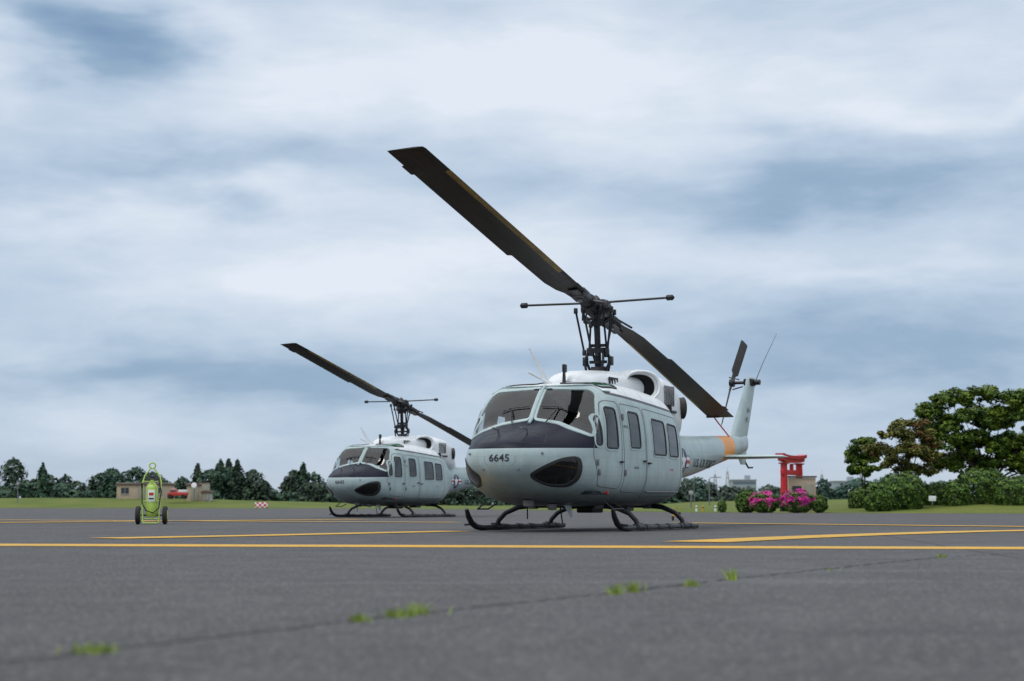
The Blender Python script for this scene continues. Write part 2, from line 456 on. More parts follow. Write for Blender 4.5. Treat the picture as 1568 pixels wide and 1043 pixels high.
fin(ma,(2.3,2.0,.42,.35),(2.05,1.95,.22,.35),.02,M_white)
ma.box((.4,0,.36),(.5,.3,.14),M_blk,bev=.03); ma.box((-.4,.3,.37),(.3,.3,.1),M_gun,bev=.03)
ma.obj('antennas_and_fittings',HELI)

mi=MB()
mi.box((1.0,0,.62),(3.6,2.1,.05),M_int)
mi.box((-.85,0,1.4),(.06,2.1,1.6),M_int)
mi.box((0.1,0,1.3),(.5,.9,1.4),M_int,bev=.05)
mi.box((2.72,0,1.45),(.35,1.3,.3),M_blk,bev=.05); mi.box((2.95,0,1.0),(.2,.35,.7),M_blk,bev=.03)
mi.box((2.1,0,.85),(1.2,.3,.35),M_blk,bev=.03)
for y in (.52,-.52):
    mi.box((1.75,y,1.0),(.5,.5,.16),M_seat,bev=.05); mi.box((1.47,y,1.38),(.12,.5,.8),M_seat,Matrix.Rotation(R(-8),4,'Y'),bev=.05)
    mi.box((1.42,y,1.83),(.1,.3,.18),M_seat,bev=.04)
    mi.box((1.7,y,.8),(.4,.4,.3),M_steel,bev=.02)
    mi.tube([(2.2,y,.66),(2.28,y,1.0),(2.2,y,1.18)],.018,M_blk,8)
    for q in (-.12,.12): mi.box((3.05,y*1.2+q,.8),(.04,.09,.16),M_gun,bev=.01)
mi.box((2.0,0,2.28),(.7,.35,.1),M_blk,bev=.03)
mi.obj('cabin_interior',HELI)

def sec2(x,w,z0,z1,n,N=48,yo=0):
    o=[]
    for k in range(N):
        a=2*math.pi*k/N; c,s=math.cos(a),math.sin(a)
        zc=(z0+z1)/2
        o.append((x,yo+w*math.copysign(abs(c)**(2/n),c),zc+(z1-z0)/2*math.copysign(abs(s)**(2/n),s)))
    return o
mc=MB()
cow=[(1.42,.20,2.38,2.50,2.5),(1.34,.36,2.3,2.60,2.6),(1.15,.46,2.2,2.68,2.8),(.8,.52,2.1,2.73,3),(.3,.56,2.0,2.76,3),(-.2,.58,2.0,2.78,3),(-.55,.64,2.0,2.80,3),(-.8,.72,1.9,2.82,3.2),(-1.3,.78,1.8,2.82,3.4),(-1.9,.76,1.7,2.77,3.4),(-2.4,.68,1.6,2.66,3),(-2.9,.5,1.6,2.42,2.8),(-3.3,.3,1.6,2.15,2.5),(-3.7,.14,1.6,1.9,2.2)]
xk=np.array([-c[0] for c in cow]); fs_=[pchip(xk,np.array([c[j] for c in cow])) for j in (1,2,3,4)]
rings=[]
for xx in np.concatenate([np.linspace(-1.42,-1.1,8),np.linspace(-1.0,3.7,60)]):
    rings.append(sec2(-xx,*[float(f(xx)) for f in fs_]))
mc.loft(rings,M_white)
up=Vector((0,0,1))
for s in (1,-1):
    c0=Vector((-.32,s*.70,2.52)); ax=Vector((.62,s*.77,.10)).normalized()
    sx=ax.cross(up).normalized(); uy=sx.cross(ax)
    ANG=np.linspace(0,2*math.pi,41)[:-1]
    E=lambda r1,r2,dd:[c0+sx*math.copysign(abs(math.cos(a))**.85,math.cos(a))*r1+uy*math.copysign(abs(math.sin(a))**.85,math.sin(a))*r2+ax*dd for a in ANG]
    mc.loft([E(.44,.34,-.5),E(.43,.33,-.28),E(.40,.30,-.08),E(.37,.275,.03),E(.34,.25,.05),E(.315,.225,.02),E(.29,.21,-.06)],M_white,caps=False)
    mc.loft([E(.313,.224,.015),E(.28,.20,-.12),E(.2,.15,-.2),E(.01,.01,-.22)],M_hole,caps=False)
    for k in range(6):
        mc.box((-1.25-k*.09,s*.785,2.40),(.03,.03,.36),M_gun,bev=.008)
    for k in range(4):
        mc.box((.75-k*.11,s*.525,2.55),(.05,.03,.12),M_blk,bev=.008)
    mc.box((-1.5,s*.78,2.12),(.7,.03,.05),M_blk,bev=.008)
    a=Vector((-2.18,s*.42,2.24)); d=Vector((-.6,s*.55,-.02)).normalized(); dx=d.cross(up).normalized()
    mc.loft([[a+d*t+ (dx*math.cos(q)+up*math.sin(q)*1.3)*r for q in np.linspace(0,2*math.pi,25)[:-1]] for t,r in ((0,.16),(.25,.15),(.36,.15),(.40,.16),(.40,.14),(.2,.13))],M_exh,caps=False)
    mc.loft([[a+d*t+ (dx*math.cos(q)+up*math.sin(q)*1.3)*r for q in np.linspace(0,2*math.pi,25)[:-1]] for t,r in ((.36,.138),(.2,.13),(.19,.01))],M_hole,caps=False)
mc.obj('engine_cowling',HELI,38)

ms=MB()
for s in (1,-1):
    y=1.3*s
    ms.tube([(2.55,y,.36),(2.48,y,.24),(2.36,y,.13),(2.2,y,.07),(2.0,y,.05),(1,y,.05),(0,y,.05),(-1.2,y,.05),(-1.42,y,.055)],[.03,.045,.05,.05,.05,.05,.05,.05,.045],M_blk,12)
    for xx in (1.6,1.15,.6,.1,-.5,-1.0): ms.tube([(xx,y,.05),(xx-.16,y,.05)],.062,M_rub,12)
    ms.box((.3,y,.012),(3.2,.1,.024),M_steel,bev=.008)
    for xx in (1.42,-.78):
        ms.tube([(xx+.13,y,.06),(xx-.13,y,.06)],.07,M_blk,12)
        ms.tube([(xx,y,.07),(xx,y*.965,.17),(xx,y*.87,.29),(xx,y*.68,.39),(xx,y*.45,.42),(xx,0,.42)],[.042,.042,.042,.045,.045,.045],M_blk,12)
        ms.box((xx,s*.62,.41),(.16,.16,.1),M_gun,bev=.02)
    ms.tube([(2.3,y-.05*s,.12),(2.3,y+.16*s,.1)],.02,M_blk,8)
ms.obj('landing_skids',HELI)

mt=MB()
def foil(LE,TE,y,z,th):
    o=[]; 
    for t,h in ((0,0),(.06,.5),(.2,.95),(.4,1),(.7,.6),(1,.06)): o.append((LE+(TE-LE)*t,y+h*th,z))
    for t,h in ((.7,.6),(.4,1),(.2,.95),(.06,.5)): o.append((LE+(TE-LE)*t,y-h*th,z))
    return o
mt.loft([foil(-7.0,-8.3,0,1.72,.07),foil(-7.45,-8.55,0,1.95,.085),foil(-7.95,-8.85,0,2.5,.075),foil(-8.5,-9.15,0,3.08,.06),foil(-8.56,-9.18,0,3.2,.06),foil(-8.66,-9.12,0,3.26,.03)],M_grey)
mt.loft([foil(-7.6,-8.5,0,1.75,.06),foil(-7.9,-8.45,0,1.45,.05),foil(-8.05,-8.4,0,1.3,.02)],M_grey)
mt.tube([(-8.3,0,1.4),(-8.6,0,1.24),(-8.9,0,1.25)],.02,M_blk,8)
mt.box((-8.78,0,3.14),(.3,.22,.16),M_blk,bev=.04)
mt.tube([(-8.78,.15,3.14),(-8.78,-.46,3.14)],.035,M_steel,12)
mt.tube([(-8.78,-.36,3.14),(-8.78,-.46,3.14)],.09,M_steel,12)
mt.tube([(-8.66,-.2,3.20),(-8.66,-.44,3.26)],.015,M_steel,6); mt.tube([(-8.9,-.2,3.06),(-8.9,-.44,3.0)],.015,M_steel,6)
mt.tube([(-8.78,.12,3.14),(-8.78,.24,3.14)],.06,M_blk,12)
mt.tube([(-9.15,0,3.15),(-9.75,0,3.62),(-10.9,0,4.42)],[.012,.008,.005],M_blk,6)
for k,chr_ in enumerate(('66','45')):
    v,f=textmesh(chr_,.17); mt.add([(-8.28-a-.12*(1-k),.088,2.45-.22*k+b) for a,b,_ in v],f,M_txt)
def stab(s):
    r=[]
    for y,c0,c1,th in ((.12,-6.2,-6.95,.05),(.8,-6.28,-6.95,.045),(1.38,-6.34,-6.93,.035),(1.42,-6.42,-6.88,.01)):
        o=[(X,s*y,1.42+ (Y)) for X,Y,_ in foil(c0,c1,0,0,th)]
        r.append(o)
    return r
for s in (1,-1): mt.loft(stab(s),M_grey)
mt.obj('tail_fin_and_stabiliser',HELI)
tr=MB()
dirv=Vector((-.66,0,.75)).normalized(); pv=Vector((0,-1,0)); ch=dirv.cross(pv)
for sg in (1,-1):
    rr=[]
    for t,c,th in ((.12,.05,.03),(.25,.06,.025),(.32,.115,.02),(1.28,.115,.012),(1.31,.09,.006)):
        p=Vector((-8.78,-.42,3.14))+dirv*t*sg+pv*(-.03*t)
        q=(ch*math.cos(R(25))+pv*math.sin(R(25))*sg)
        nn=q.cross(dirv)
        rr.append([p+q*c,p+q*c*.4+nn*th,p-q*c,p+q*c*.4-nn*th])
    tr.loft(rr,M_blade)
tr.obj('tail_rotor',HELI,30)

HUB=Vector((.07,0,3.87))
mh=MB()
base=Vector((-.03,0,2.7)); top=Vector((.08,0,4.02))
L=lambda t: base.lerp(top,t)
mh.tube([L(0),L(.12)],[.18,.13],M_steel,20); mh.tube([L(.12),L(1.0)],.055,M_steel,16)
for t,r,h in ((.16,.16,.04),(.30,.20,.07),(.38,.15,.04),(.66,.13,.07),(.73,.09,.03),(.9,.09,.1)):
    mh.tube([L(t),L(t+h)],r,M_blk,20)
for s in (1,-1):
    for (x0,y0,x1,y1,z0,z1) in ((.0,.17,.02,.13,3.1,3.6),(.16,.05,.30,.16,3.08,3.86),(-.15,.08,-.28,.2,3.08,3.84),(.1,.22,.2,.34,3.1,3.84)):
        mh.tube([(x0,s*y0,z0),(x1,s*y1,z1)],.02,M_blk,8)
        mh.box((x0,s*y0,z0),(.06,.06,.1),M_steel,bev=.01); mh.box((x1,s*y1,z1),(.06,.06,.1),M_steel,bev=.01)
    mh.tube([(.0,s*.12,2.72),(.0,s*.24,2.98),(.02,s*.17,3.12)],.026,M_blk,8)
    mh.tube([(-.2,s*.1,2.74),(-.22,s*.14,2.95),(-.1,s*.14,3.1)],.024,M_blk,8)
    mh.tube([(.18,s*.14,2.72),(.2,s*.18,2.95),(.1,s*.14,3.1)],.024,M_blk,8)
    mh.box((.0,s*.24,2.95),(.1,.08,.16),M_steel,bev=.015)
    mh.tube([(.09,s*.12,3.98),(.1,s*1.36,4.0)],.02,M_blk,8)
    mh.lathe((.1,s*1.32,4.0),(0,s,0),[(0,.02),(.02,.05),(.12,.05),(.15,.02),(.16,0)],M_blk,12)
    mh.box((.09,s*.2,3.93),(.28,.06,.12),M_blk,bev=.015); mh.tube([(.2,s*.2,3.95),(.22,s*.2,3.66)],.018,M_blk,6)
    mh.tube([(-.04,s*.2,3.95),(-.04,s*.26,3.7),(.02,s*.13,3.62)],.018,M_blk,6)
mh.box((.08,0,3.98),(.22,.40,.1),M_steel,bev=.02)
mh.lathe((.085,0,4.0),(.08,0,1),[(0,.08),(.05,.08),(.1,.04),(.12,0)],M_steel,12)
mh.obj('rotor_mast',HELI)
Mrot=Matrix.Translation(HUB)@Matrix.Rotation(R(2.0),4,'Z')@Matrix.Rotation(R(-12.2),4,'Y')
mr=MB()
def af(x,c,le,th,tw,sg,zo=0):
    pts=[(0,0),(.03,.35),(.12,.8),(.28,1),(.5,.85),(.75,.5),(1,.06)]
    o=[]
    for t,h in pts: o.append((le-c*t,h*th*.55))
    for t,h in pts[-2:0:-1]: o.append((le-c*t,-h*th*.45))
    ct,st=math.cos(tw),math.sin(tw)
    return [(x*sg,(a*ct-b*st)*sg,a*st+b*ct+zo) for a,b in o]
for sg in (1,-1):
    st=[(.72,.30,.13,.10),(.95,.34,.14,.085),(1.2,.44,.15,.075),(1.6,.50,.15,.072),(2.96,.52,.15,.07),(3.0,.585,.15,.068),(6.3,.585,.15,.066),(6.42,.585,.15,.066),(6.44,.63,.15,.066),(6.75,.63,.15,.066),(6.77,.585,.15,.064),(7.25,.585,.15,.06),(7.31,.56,.135,.02)]
    mr.loft([af(x,c,le,th,R(9-1.0*x),sg,-.006*(max(0,x-2))**1.6*.35) for x,c,le,th in st],M_blade)
mr2=MB()
for sg in (1,-1):
    mr2.tube([(.1*sg,0,0),(.78*sg,0,0)],[.12,.10],M_blk,16); mr2.tube([(.3*sg,0,0),(.42*sg,0,0)],.15,M_steel,16)
    mr2.box((.8*sg,0,.0),(.34,.26,.17),M_steel,bev=.03); mr2.box((.98*sg,.02*sg,.06),(.5,.18,.025),M_steel,bev=.008); mr2.box((.98*sg,.02*sg,-.06),(.5,.18,.025),M_steel,bev=.008)
    mr2.tube([(.45*sg,-.14*sg,0),(1.15*sg,-.26*sg,.01)],.02,M_steel,8)
    mr2.tube([(.42*sg,.1*sg,0),(.42*sg,.34*sg,-.05)],.035,M_steel,8); mr2.box((.42*sg,.34*sg,-.06),(.12,.09,.12),M_steel,bev=.02)
    mr2.lathe((.8*sg,.0,-.12),(0,0,1),[(0,.05),(.24,.05),(.25,0)],M_gun,12)
mr2.box((0,0,0),(.42,.36,.19),M_steel,bev=.04); mr2.tube([(0,-.27,0),(0,.27,0)],.07,M_steel,12)
for q,nm in ((mr,'main_rotor_blades'),(mr2,'rotor_yoke')):
    o=q.obj(nm,HELI,30); o.matrix_basis=Mrot
tip=Mrot@Vector((-7.2,0,-.03))
mtd=MB(); mtd.tube([tip,tip+Vector((.05,.1,-.12)),(-7.0,.1,1.86)],.014,M_redm,6); mtd.box(tip+Vector((0,0,-.02)),(.06,.3,.05),M_blk,bev=.02)
mtd.obj('blade_tie_down',HELI)

THETA=25.5
HELI.location=(1.52,30,0); HELI.rotation_euler=(0,0,R(-(90+THETA)))
kids=list(HELI.children)
H2=empty('helicopter.001'); H2.location=(-3.80,59.0,0); H2.rotation_euler=(0,0,R(-(90+THETA+1)))
for k in kids:
    o=k.copy(); col.objects.link(o); o.parent=H2

# ------------------------------------------------------------ ground
def asphalt(t,obj,b):
    big=t.noise(obj,.06,4,.6); mid=t.noise(t.mapv(obj,(1,.35,1)),.9,5,.65); fine=t.noise(obj,38,2,.7); pat=t.noise(obj,2.2,5,.7)
    c=t.mix(t.rng(mid,.35,.7),(.058,.057,.058),(.092,.090,.091))
    c=t.mix(t.rng(big,.35,.65,0,.6),c,(.108,.108,.114))
    c=t.mix(t.rng(pat,.40,.62,.5,0),c,(.040,.040,.041))
    v=t.new('ShaderNodeTexVoronoi'); t.l.new(obj,v.inputs['Vector']); v.inputs['Scale'].default_value=60
    cr=t.new('ShaderNodeSeparateColor'); t.l.new(v.outputs['Color'],cr.inputs[0])
    st=t.m('MULTIPLY',t.m('GREATER_THAN',cr.outputs[0],.80),t.m('LESS_THAN',v.outputs['Distance'],.5))
    c=t.mix(t.m('MULTIPLY',st,.8),c,(.26,.25,.24))
    c=t.mix(t.rng(fine,.40,.60,.55,0),c,(.022,.022,.024))
    s=t.noise(t.mapv(obj,(.25,1.4,1)),.5,4,.5,1.5)
    c=t.mix(t.rng(s,.58,.72,0,.5),c,(.035,.035,.038))
    s2=t.noise(t.mapv(obj,(.12,.9,1),(3,9,0)),.8,4,.6,.8)
    c=t.mix(t.rng(s2,.58,.74,0,.35),c,(.15,.15,.155))
    bp=t.new('ShaderNodeBump'); bp.inputs['Strength'].default_value=.55; bp.inputs['Distance'].default_value=.006
    t.l.new(fine,bp.inputs['Height']); t.l.new(bp.outputs[0],b.inputs['Normal'])
    return c
M_as=mat('asphalt',fn=asphalt,rough=.9,var=0,spec=.3)
def yel(t,obj,b):
    n=t.noise(obj,6,6,.75); n2=t.noise(obj,.7,3)
    c=t.mix(t.rng(n2,.35,.65),(.56,.30,.015),(.48,.28,.035))
    return t.mix(t.rng(n,.52,.68,0,.6),c,(.10,.09,.07))
M_yel=mat('yellow_road_paint',fn=yel,rough=.8,var=0)
mb=MB(); S=4000
mb.add([(-S,-200,0),(S,-200,0),(S,S,0),(-S,S,0)],[(0,1,2,3)],M_as); mb.obj('ground',fix=False)
def gp(px,py):
    d=F*CH/(py-HY); return Vector(((px-CX)/F*d,d,0))
def strip(mb,pts,w,m,z=.004):
    pts=[Vector((p[0],p[1],z)) for p in pts]; vs=[];fs=[]
    for i,p in enumerate(pts):
        d=(pts[min(i+1,len(pts)-1)]-pts[max(i-1,0)]).normalized(); n=Vector((-d.y,d.x,0))*w/2; vs+= [p+n,p-n]
    for i in range(len(pts)-1): fs.append((2*i,2*i+1,2*i+3,2*i+2))
    mb.add(vs,fs,m)
ml=MB()
a=gp(0,834); b=gp(1568,839); e=(b-a)*1.5; strip(ml,[a-e,b+e],.95,M_yel)
strip(ml,[gp(165,824.5),gp(400,820.0),gp(560,816.5),gp(700,813.4)],.75,M_yel,.008)
strip(ml,[gp(1060,830),gp(1200,823.5),gp(1330,818.5),gp(1480,814),gp(1640,811)],.8,M_yel,.008)
a=gp(-50,801); b=gp(560,795.5); strip(ml,[a,b],.9,M_yel,.012)
a=gp(-50,796.5); b=gp(700,800.5); strip(ml,[a,b],.7,M_yel,.016)
a=gp(1040,801); b=gp(1640,807.5); strip(ml,[a,b],.8,M_yel,.012)
ml.obj('yellow_taxi_lines',fix=False)
M_crk=mat('crack_filler',(.022,.022,.022),.9,var=.4,vscale=9)
mk=MB()
def crack(pts,w,z):
    out=[]
    for i in range(len(pts)-1):
        a,b=Vector(pts[i]),Vector(pts[i+1]); n=max(2,int((b-a).length/.08))
        for k in range(n):
            p=a.lerp(b,k/n); out.append((p.x+random.uniform(-.012,.012),p.y+random.uniform(-.05,.05)))
    strip(mk,out,w,M_crk,z)
crack([gp(-260,1043).xy,gp(150,994).xy,gp(590,943).xy,gp(955,904).xy,gp(1118,885).xy,gp(1437,852).xy,gp(1800,835).xy],.022,.003)
crack([(-9,13.5),(-3,14.6),(4,13.6),(12,14.9)],.016,.002); crack([(-14,25.5),(0,25.1),(14,26)],.02,.002)
crack([(4.2,5),(3.7,10),(5.2,24)],.014,.0025)
mk.obj('pavement_cracks',fix=False)

# ------------------------------------------------------------ foliage tools
def leafmat(name,rough=.6):
    m=bpy.data.materials.new(name); m.use_nodes=True; t=NT(m.node_tree); b=t.n['Principled BSDF']
    a=t.new('ShaderNodeAttribute'); a.attribute_name='Col'
    t.l.new(a.outputs['Color'],b.inputs['Base Color']); b.inputs['Roughness'].default_value=rough
    b.inputs['Specular IOR Level'].default_value=.2
    return m
M_leaf=leafmat('leaves')
M_bark=mat('bark',(.06,.045,.03),.9,var=.35,vscale=6,bump=.5,bscale=8)
def leaves(name,P,Nn,size,C,parent=None,aspect=.6):
    P=np.asarray(P,float); n=len(P)
    Nn=Nn/np.linalg.norm(Nn,axis=1)[:,None]
    r=rng.normal(size=(n,3)); a=np.cross(Nn,r); a/=np.linalg.norm(a,axis=1)[:,None]; b=np.cross(Nn,a)
    s=(np.ones(n)*size if np.isscalar(size) else size)*rng.uniform(.6,1.3,n)
    a*=s[:,None]; b*=(s*aspect)[:,None]
    V=np.stack([P-a,P-b*1.0+a*.1,P+a,P+b*1.0+a*.1],1).reshape(-1,3)
    me=bpy.data.meshes.new(name); me.vertices.add(4*n); me.vertices.foreach_set('co',V.ravel())
    me.loops.add(4*n); me.loops.foreach_set('vertex_index',np.arange(4*n)); me.polygons.add(n)
    me.polygons.foreach_set('loop_start',np.arange(n)*4)
    me.update(calc_edges=True)
    at=me.color_attributes.new('Col','FLOAT_COLOR','POINT')
    cc=np.ones((4*n,4)); cc[:,:3]=np.repeat(C,4,0); at.data.foreach_set('color',cc.ravel())
    me.materials.append(M_leaf)
    o=bpy.data.objects.new(name,me); col.objects.link(o)
    if parent: o.parent=parent
    return o
def crown(lobes,nsub,nleaf,subr,base,tip,alt=None,flat=.7):
    P=[];N=[];C=[]
    for (x,y,z,rx,ry,rz) in lobes:
        k=max(3,int(nsub*rx*rz))
        for _ in range(k):
            d=rng.normal(size=3); d/=np.linalg.norm(d); d[2]=d[2] if d[2]>-.4 else -d[2]*.6
            q=np.array([x,y,z])+d*np.array([rx,ry,rz])*rng.uniform(.55,1.05)
            sr=subr*rng.uniform(.5,1.3)
            m=int(nleaf*rng.uniform(.6,1.3))
            dd=rng.normal(size=(m,3)); dd/=np.linalg.norm(dd,axis=1)[:,None]
            pp=q+dd*np.array([1.15,1.15,flat])*sr*(rng.random(m)**.45)[:,None]
            P.append(pp); N.append(dd*.5+np.array([0,0,.8])+rng.normal(size=(m,3))*.45)
            f=rng.uniform(0,1)
            cb=np.array(base)*(1-f)+np.array(tip)*f
            if alt is not None and rng.random()<alt[1]: cb=np.array(alt[0])
            C.append(cb[None,:]*rng.uniform(.6,1.35,(m,1)))
    return np.concatenate(P),np.concatenate(N),np.concatenate(C)
def branchy(mb,base,targets,r0,fork):
    fork=Vector(fork); base=Vector(base)
    mid=base.lerp(fork,.5)+Vector((random.uniform(-.1,.1),0,0))
    mb.tube([base+Vector((0,0,-.4)),base,mid,fork],[r0*1.4,r0*1.15,r0*.9,r0*.75],M_bark,10)
    for t in targets:
        t=Vector(t); m1=fork.lerp(t,.45)+Vector((random.uniform(-.2,.2),random.uniform(-.2,.2),random.uniform(-.15,.1)))
        mb.tube([fork-Vector((0,0,.1)),m1,t],[r0*.4,r0*.25,r0*.08],M_bark,7)
        for _ in range(3):
            q=m1.lerp(t,random.random()); mb.tube([q,q+Vector((random.uniform(-.7,.7),random.uniform(-.7,.7),random.uniform(.1,.6)))],[r0*.15,r0*.04],M_bark,5)
def tree(name,D,lobes_px,trunk,base,tip,nsub=9,nleaf=150,subr=.42,size=.085,alt=None,gz=.6):
    s=F/D
    e=empty(name,((trunk[0]-CX)/s,D,gz)); o=Vector(e.location)
    lobes=[]
    for (px,py,rx,ry) in lobes_px:
        lobes.append(((px-CX)/s-o.x,random.uniform(-.8,.8),CH+(HY-py)/s-o.z,rx/s,max(rx,ry)/s*.8,ry/s))
    mb=MB(); branchy(mb,(0,0,0),[(l[0],l[1],l[2]) for l in lobes],trunk[2],((trunk[3]-CX)/s-o.x,0,CH+(HY-trunk[1])/s-o.z))
    mb.obj('trunk_and_limbs',e)
    P,N,C=crown(lobes,nsub,nleaf,subr,base,tip,alt); leaves('foliage',P,N,size,C,e); return e
def shrub(name,px,py,rx,ry,D,base,tip,alt=None,nsub=60,nleaf=60,size=.045):
    s=F/D; e=empty(name,((px-CX)/s,D,0)); z=CH+(HY-py)/s; rx/=s; ry/=s
    n=int(nsub*nleaf*rx*ry*2.2)
    d=rng.normal(size=(n,3)); d/=np.linalg.norm(d,axis=1)[:,None]
    lump=1+.07*np.sin(d[:,0]*7+px)+.06*np.sin(d[:,2]*9+d[:,1]*6)
    P=d*np.array([rx,rx,ry])*(lump*rng.uniform(.86,1.03,n))[:,None]+np.array([0,0,z])
    P[:,2]=np.where(d[:,2]<0,z+d[:,2]*max(z-.02,ry*.9),P[:,2]); wd=np.where(d[:,2]<0,1+.25*np.abs(d[:,2])**1.5/np.maximum(np.sqrt(1-d[:,2]**2),.3),1)
    P[:,0]*=wd; P[:,1]*=wd
    f=np.clip(.5+.5*np.sin(d[:,0]*11+d[:,2]*8)+rng.normal(size=n)*.25,0,1)[:,None]
    C=(np.array(base)*(1-f)+np.array(tip)*f)*rng.uniform(.6,1.35,(n,1))
    if alt is not None:
        cl=np.sin(d[:,0]*6+px)+np.sin(d[:,2]*7+1)+rng.normal(size=n)*.8
        msk=(cl>np.quantile(cl,1-alt[1]))&(d[:,2]>-.5)
        C[msk]=np.array(alt[0])*rng.uniform(.6,1.3,(msk.sum(),1))
    leaves('foliage',P,d+rng.normal(size=(n,3))*.35+np.array([0,0,.3]),size,C,e,aspect=.75)
    mb=MB()
    for k in range(5):
        a=k*1.25; mb.tube([(0,0,-.1),(.15*math.cos(a),.15*math.sin(a),z*.5),(rx*.6*math.cos(a),rx*.6*math.sin(a),z)],[.04,.03,.01],M_bark,6)
    mb.obj('stems',e)
    return e
G1=(.035,.078,.012); G2=(.14,.20,.022); GO=(.07,.08,.018); GO2=(.17,.165,.035)
tree('broadleaf_tree',96,[(1430,636,26,18),(1462,616,36,18),(1505,606,38,15),(1555,615,36,18),(1478,648,46,24),(1535,645,46,28),(1590,635,44,34),(1452,680,32,22),(1500,685,46,26),(1560,690,46,28),(1610,680,40,34),(1442,660,28,20),(1530,715,48,18),(1475,708,30,18),(1585,715,38,22),(1445,715,24,16)],(1515,740,.18,1512),G1,G2,nsub=30,nleaf=150,subr=.36,size=.10)
tree('maple_tree',92,[(1395,653,28,14),(1368,670,28,18),(1350,693,24,18),(1408,676,28,20),(1385,696,36,20),(1414,703,26,20),(1370,715,28,16),(1402,722,28,14)],(1390,745,.10,1386),GO,GO2,nsub=34,nleaf=150,subr=.30,size=.085,alt=((.15,.085,.03),.10))
tree('round_tree',98,[(1320,682,19,16),(1310,702,17,18),(1333,702,19,19),(1318,724,26,16)],(1322,750,.09,1320),G1,G2,nsub=38,nleaf=150,subr=.28,size=.09)
HG=(.026,.060,.012); HG2=(.085,.15,.02)
for i,(px,py,rx,ry,D) in enumerate([(1382,750,36,26,90),(1343,758,24,20,88),(1434,756,26,16,93),(1314,762,17,14,94),(1500,740,40,22,92),(1552,748,34,18,90),(1462,752,22,14,91),(1600,746,34,22,91)]):
    shrub('clipped_shrub'+('' if i==0 else '.%03d'%i),px,py,rx,ry,D,HG,HG2,nsub=30,size=.075)
PK=(.60,.04,.27)
shrub('azalea_bush',1169,767,23,14,86,HG,HG2,alt=(PK,.5),nsub=70,nleaf=50,size=.055)
shrub('azalea_bush.001',1219,766,25,16,85,HG,HG2,alt=((.50,.02,.24),.55),nsub=70,nleaf=50,size=.055)
shrub('green_bush',1141,766,17,16,87,HG,HG2,nsub=60,nleaf=45,size=.06)
shrub('green_bush.001',1252,769,12,12,86,HG,HG2,nsub=60,nleaf=45,size=.06)
shrub('green_bush.002',1104,773,7,7,90,HG,HG2,nsub=60,nleaf=45,size=.06)

def blobs(D,lst,base,tip,dens,lsz,name):
    s=F/D; P=[];N=[];C=[]
    for (px,top,hw,kind) in lst:
        X=(px-CX)/s; H=(HY-top)/s+CH; w=hw/s; yy=D+random.uniform(-8,8)
        m=int(dens*w*H)
        tone=rng.uniform(.65,1.3); hue=rng.uniform(.8,1.35)
        u=rng.random(m)**.8; 
        th=rng.uniform(0,2*math.pi,m)
        if kind=='c':
            rad=w*(1-u)**.6*(.82+.25*np.sin(u*26+th*2+px)); 
        else:
            rad=w*np.sqrt(np.clip(1-(np.clip(u-.4,0,1)/.6)**2,0,1))*(.9+.2*np.sin(u*9))
        lump=1+.20*np.sin(th*4+u*9+px)+.14*np.sin(th*9-u*17)
        rr=rad*lump*rng.uniform(.7,1.06,m)
        p=np.stack([X+rr*np.cos(th),yy+rr*np.sin(th)*.7,u*H*(1+.03*rng.normal(size=m))],1); P.append(p)
        N.append(np.stack([np.cos(th),np.sin(th),.5+u*.6],1)+rng.normal(size=(m,3))*.4)
        cl=np.clip(.5+.5*np.sin(th*5+u*14+px)+rng.normal(size=m)*.2,0,1)
        cc=(np.array(base)[None]*(1-cl[:,None])+np.array(tip)[None]*cl[:,None])*tone*rng.uniform(.7,1.3,(m,1))
        cc[:,0]*=hue; C.append(cc)
    leaves(name,np.concatenate(P),np.concatenate(N),lsz,np.concatenate(C),aspect=.75)
L1=[(8,704,24,'r'),(38,735,16,'r'),(62,716,16,'c'),(74,713,17,'c'),(68,728,18,'r'),(95,730,16,'r'),(120,738,16,'r'),(150,727,20,'r'),(178,720,24,'r'),(208,719,26,'r'),(238,725,20,'r'),(262,736,18,'r'),(285,733,16,'r'),
(308,714,20,'c'),(324,712,20,'c'),(340,708,22,'c'),(354,707,20,'c'),(370,708,20,'c'),(330,722,26,'r'),(360,720,26,'r'),(395,722,20,'r'),(412,736,16,'r'),(436,736,16,'r'),(452,722,16,'r'),(466,713,22,'c'),(480,726,18,'r'),(500,740,18,'r'),(530,744,22,'r'),(560,742,22,'r'),(-20,715,26,'r')]
for k in range(-30,1040,34): L1.append((k+random.uniform(-6,6),742+random.uniform(-6,5),26,'r'))
for k in range(-30,1060,26): L1.append((k+random.uniform(-6,6),754+random.uniform(-4,4),24,'r'))
blobs(330,L1,(.017,.040,.030),(.050,.095,.050),46,.36,'distant_tree_line')  # bluish distance haze is painted into these leaf colours
L2=[(1048,735,20,'r'),(1070,732,16,'r'),(1088,740,18,'r'),(1255,735,13,'r')]
for k in range(1040,1700,22): L2.append((k,746+random.uniform(-5,4),18,'r'))
for k in range(1040,1700,22): L2.append((k,758+random.uniform(-3,3),18,'r'))
for k in range(1310,1700,40): L2.append((k,734+random.uniform(-5,5),28,'r'))
blobs(420,L2,(.034,.068,.054),(.075,.125,.09),26,.48,'distant_tree_line.001')  # farther trees: lighter, bluer greens, haze put into the leaf colour

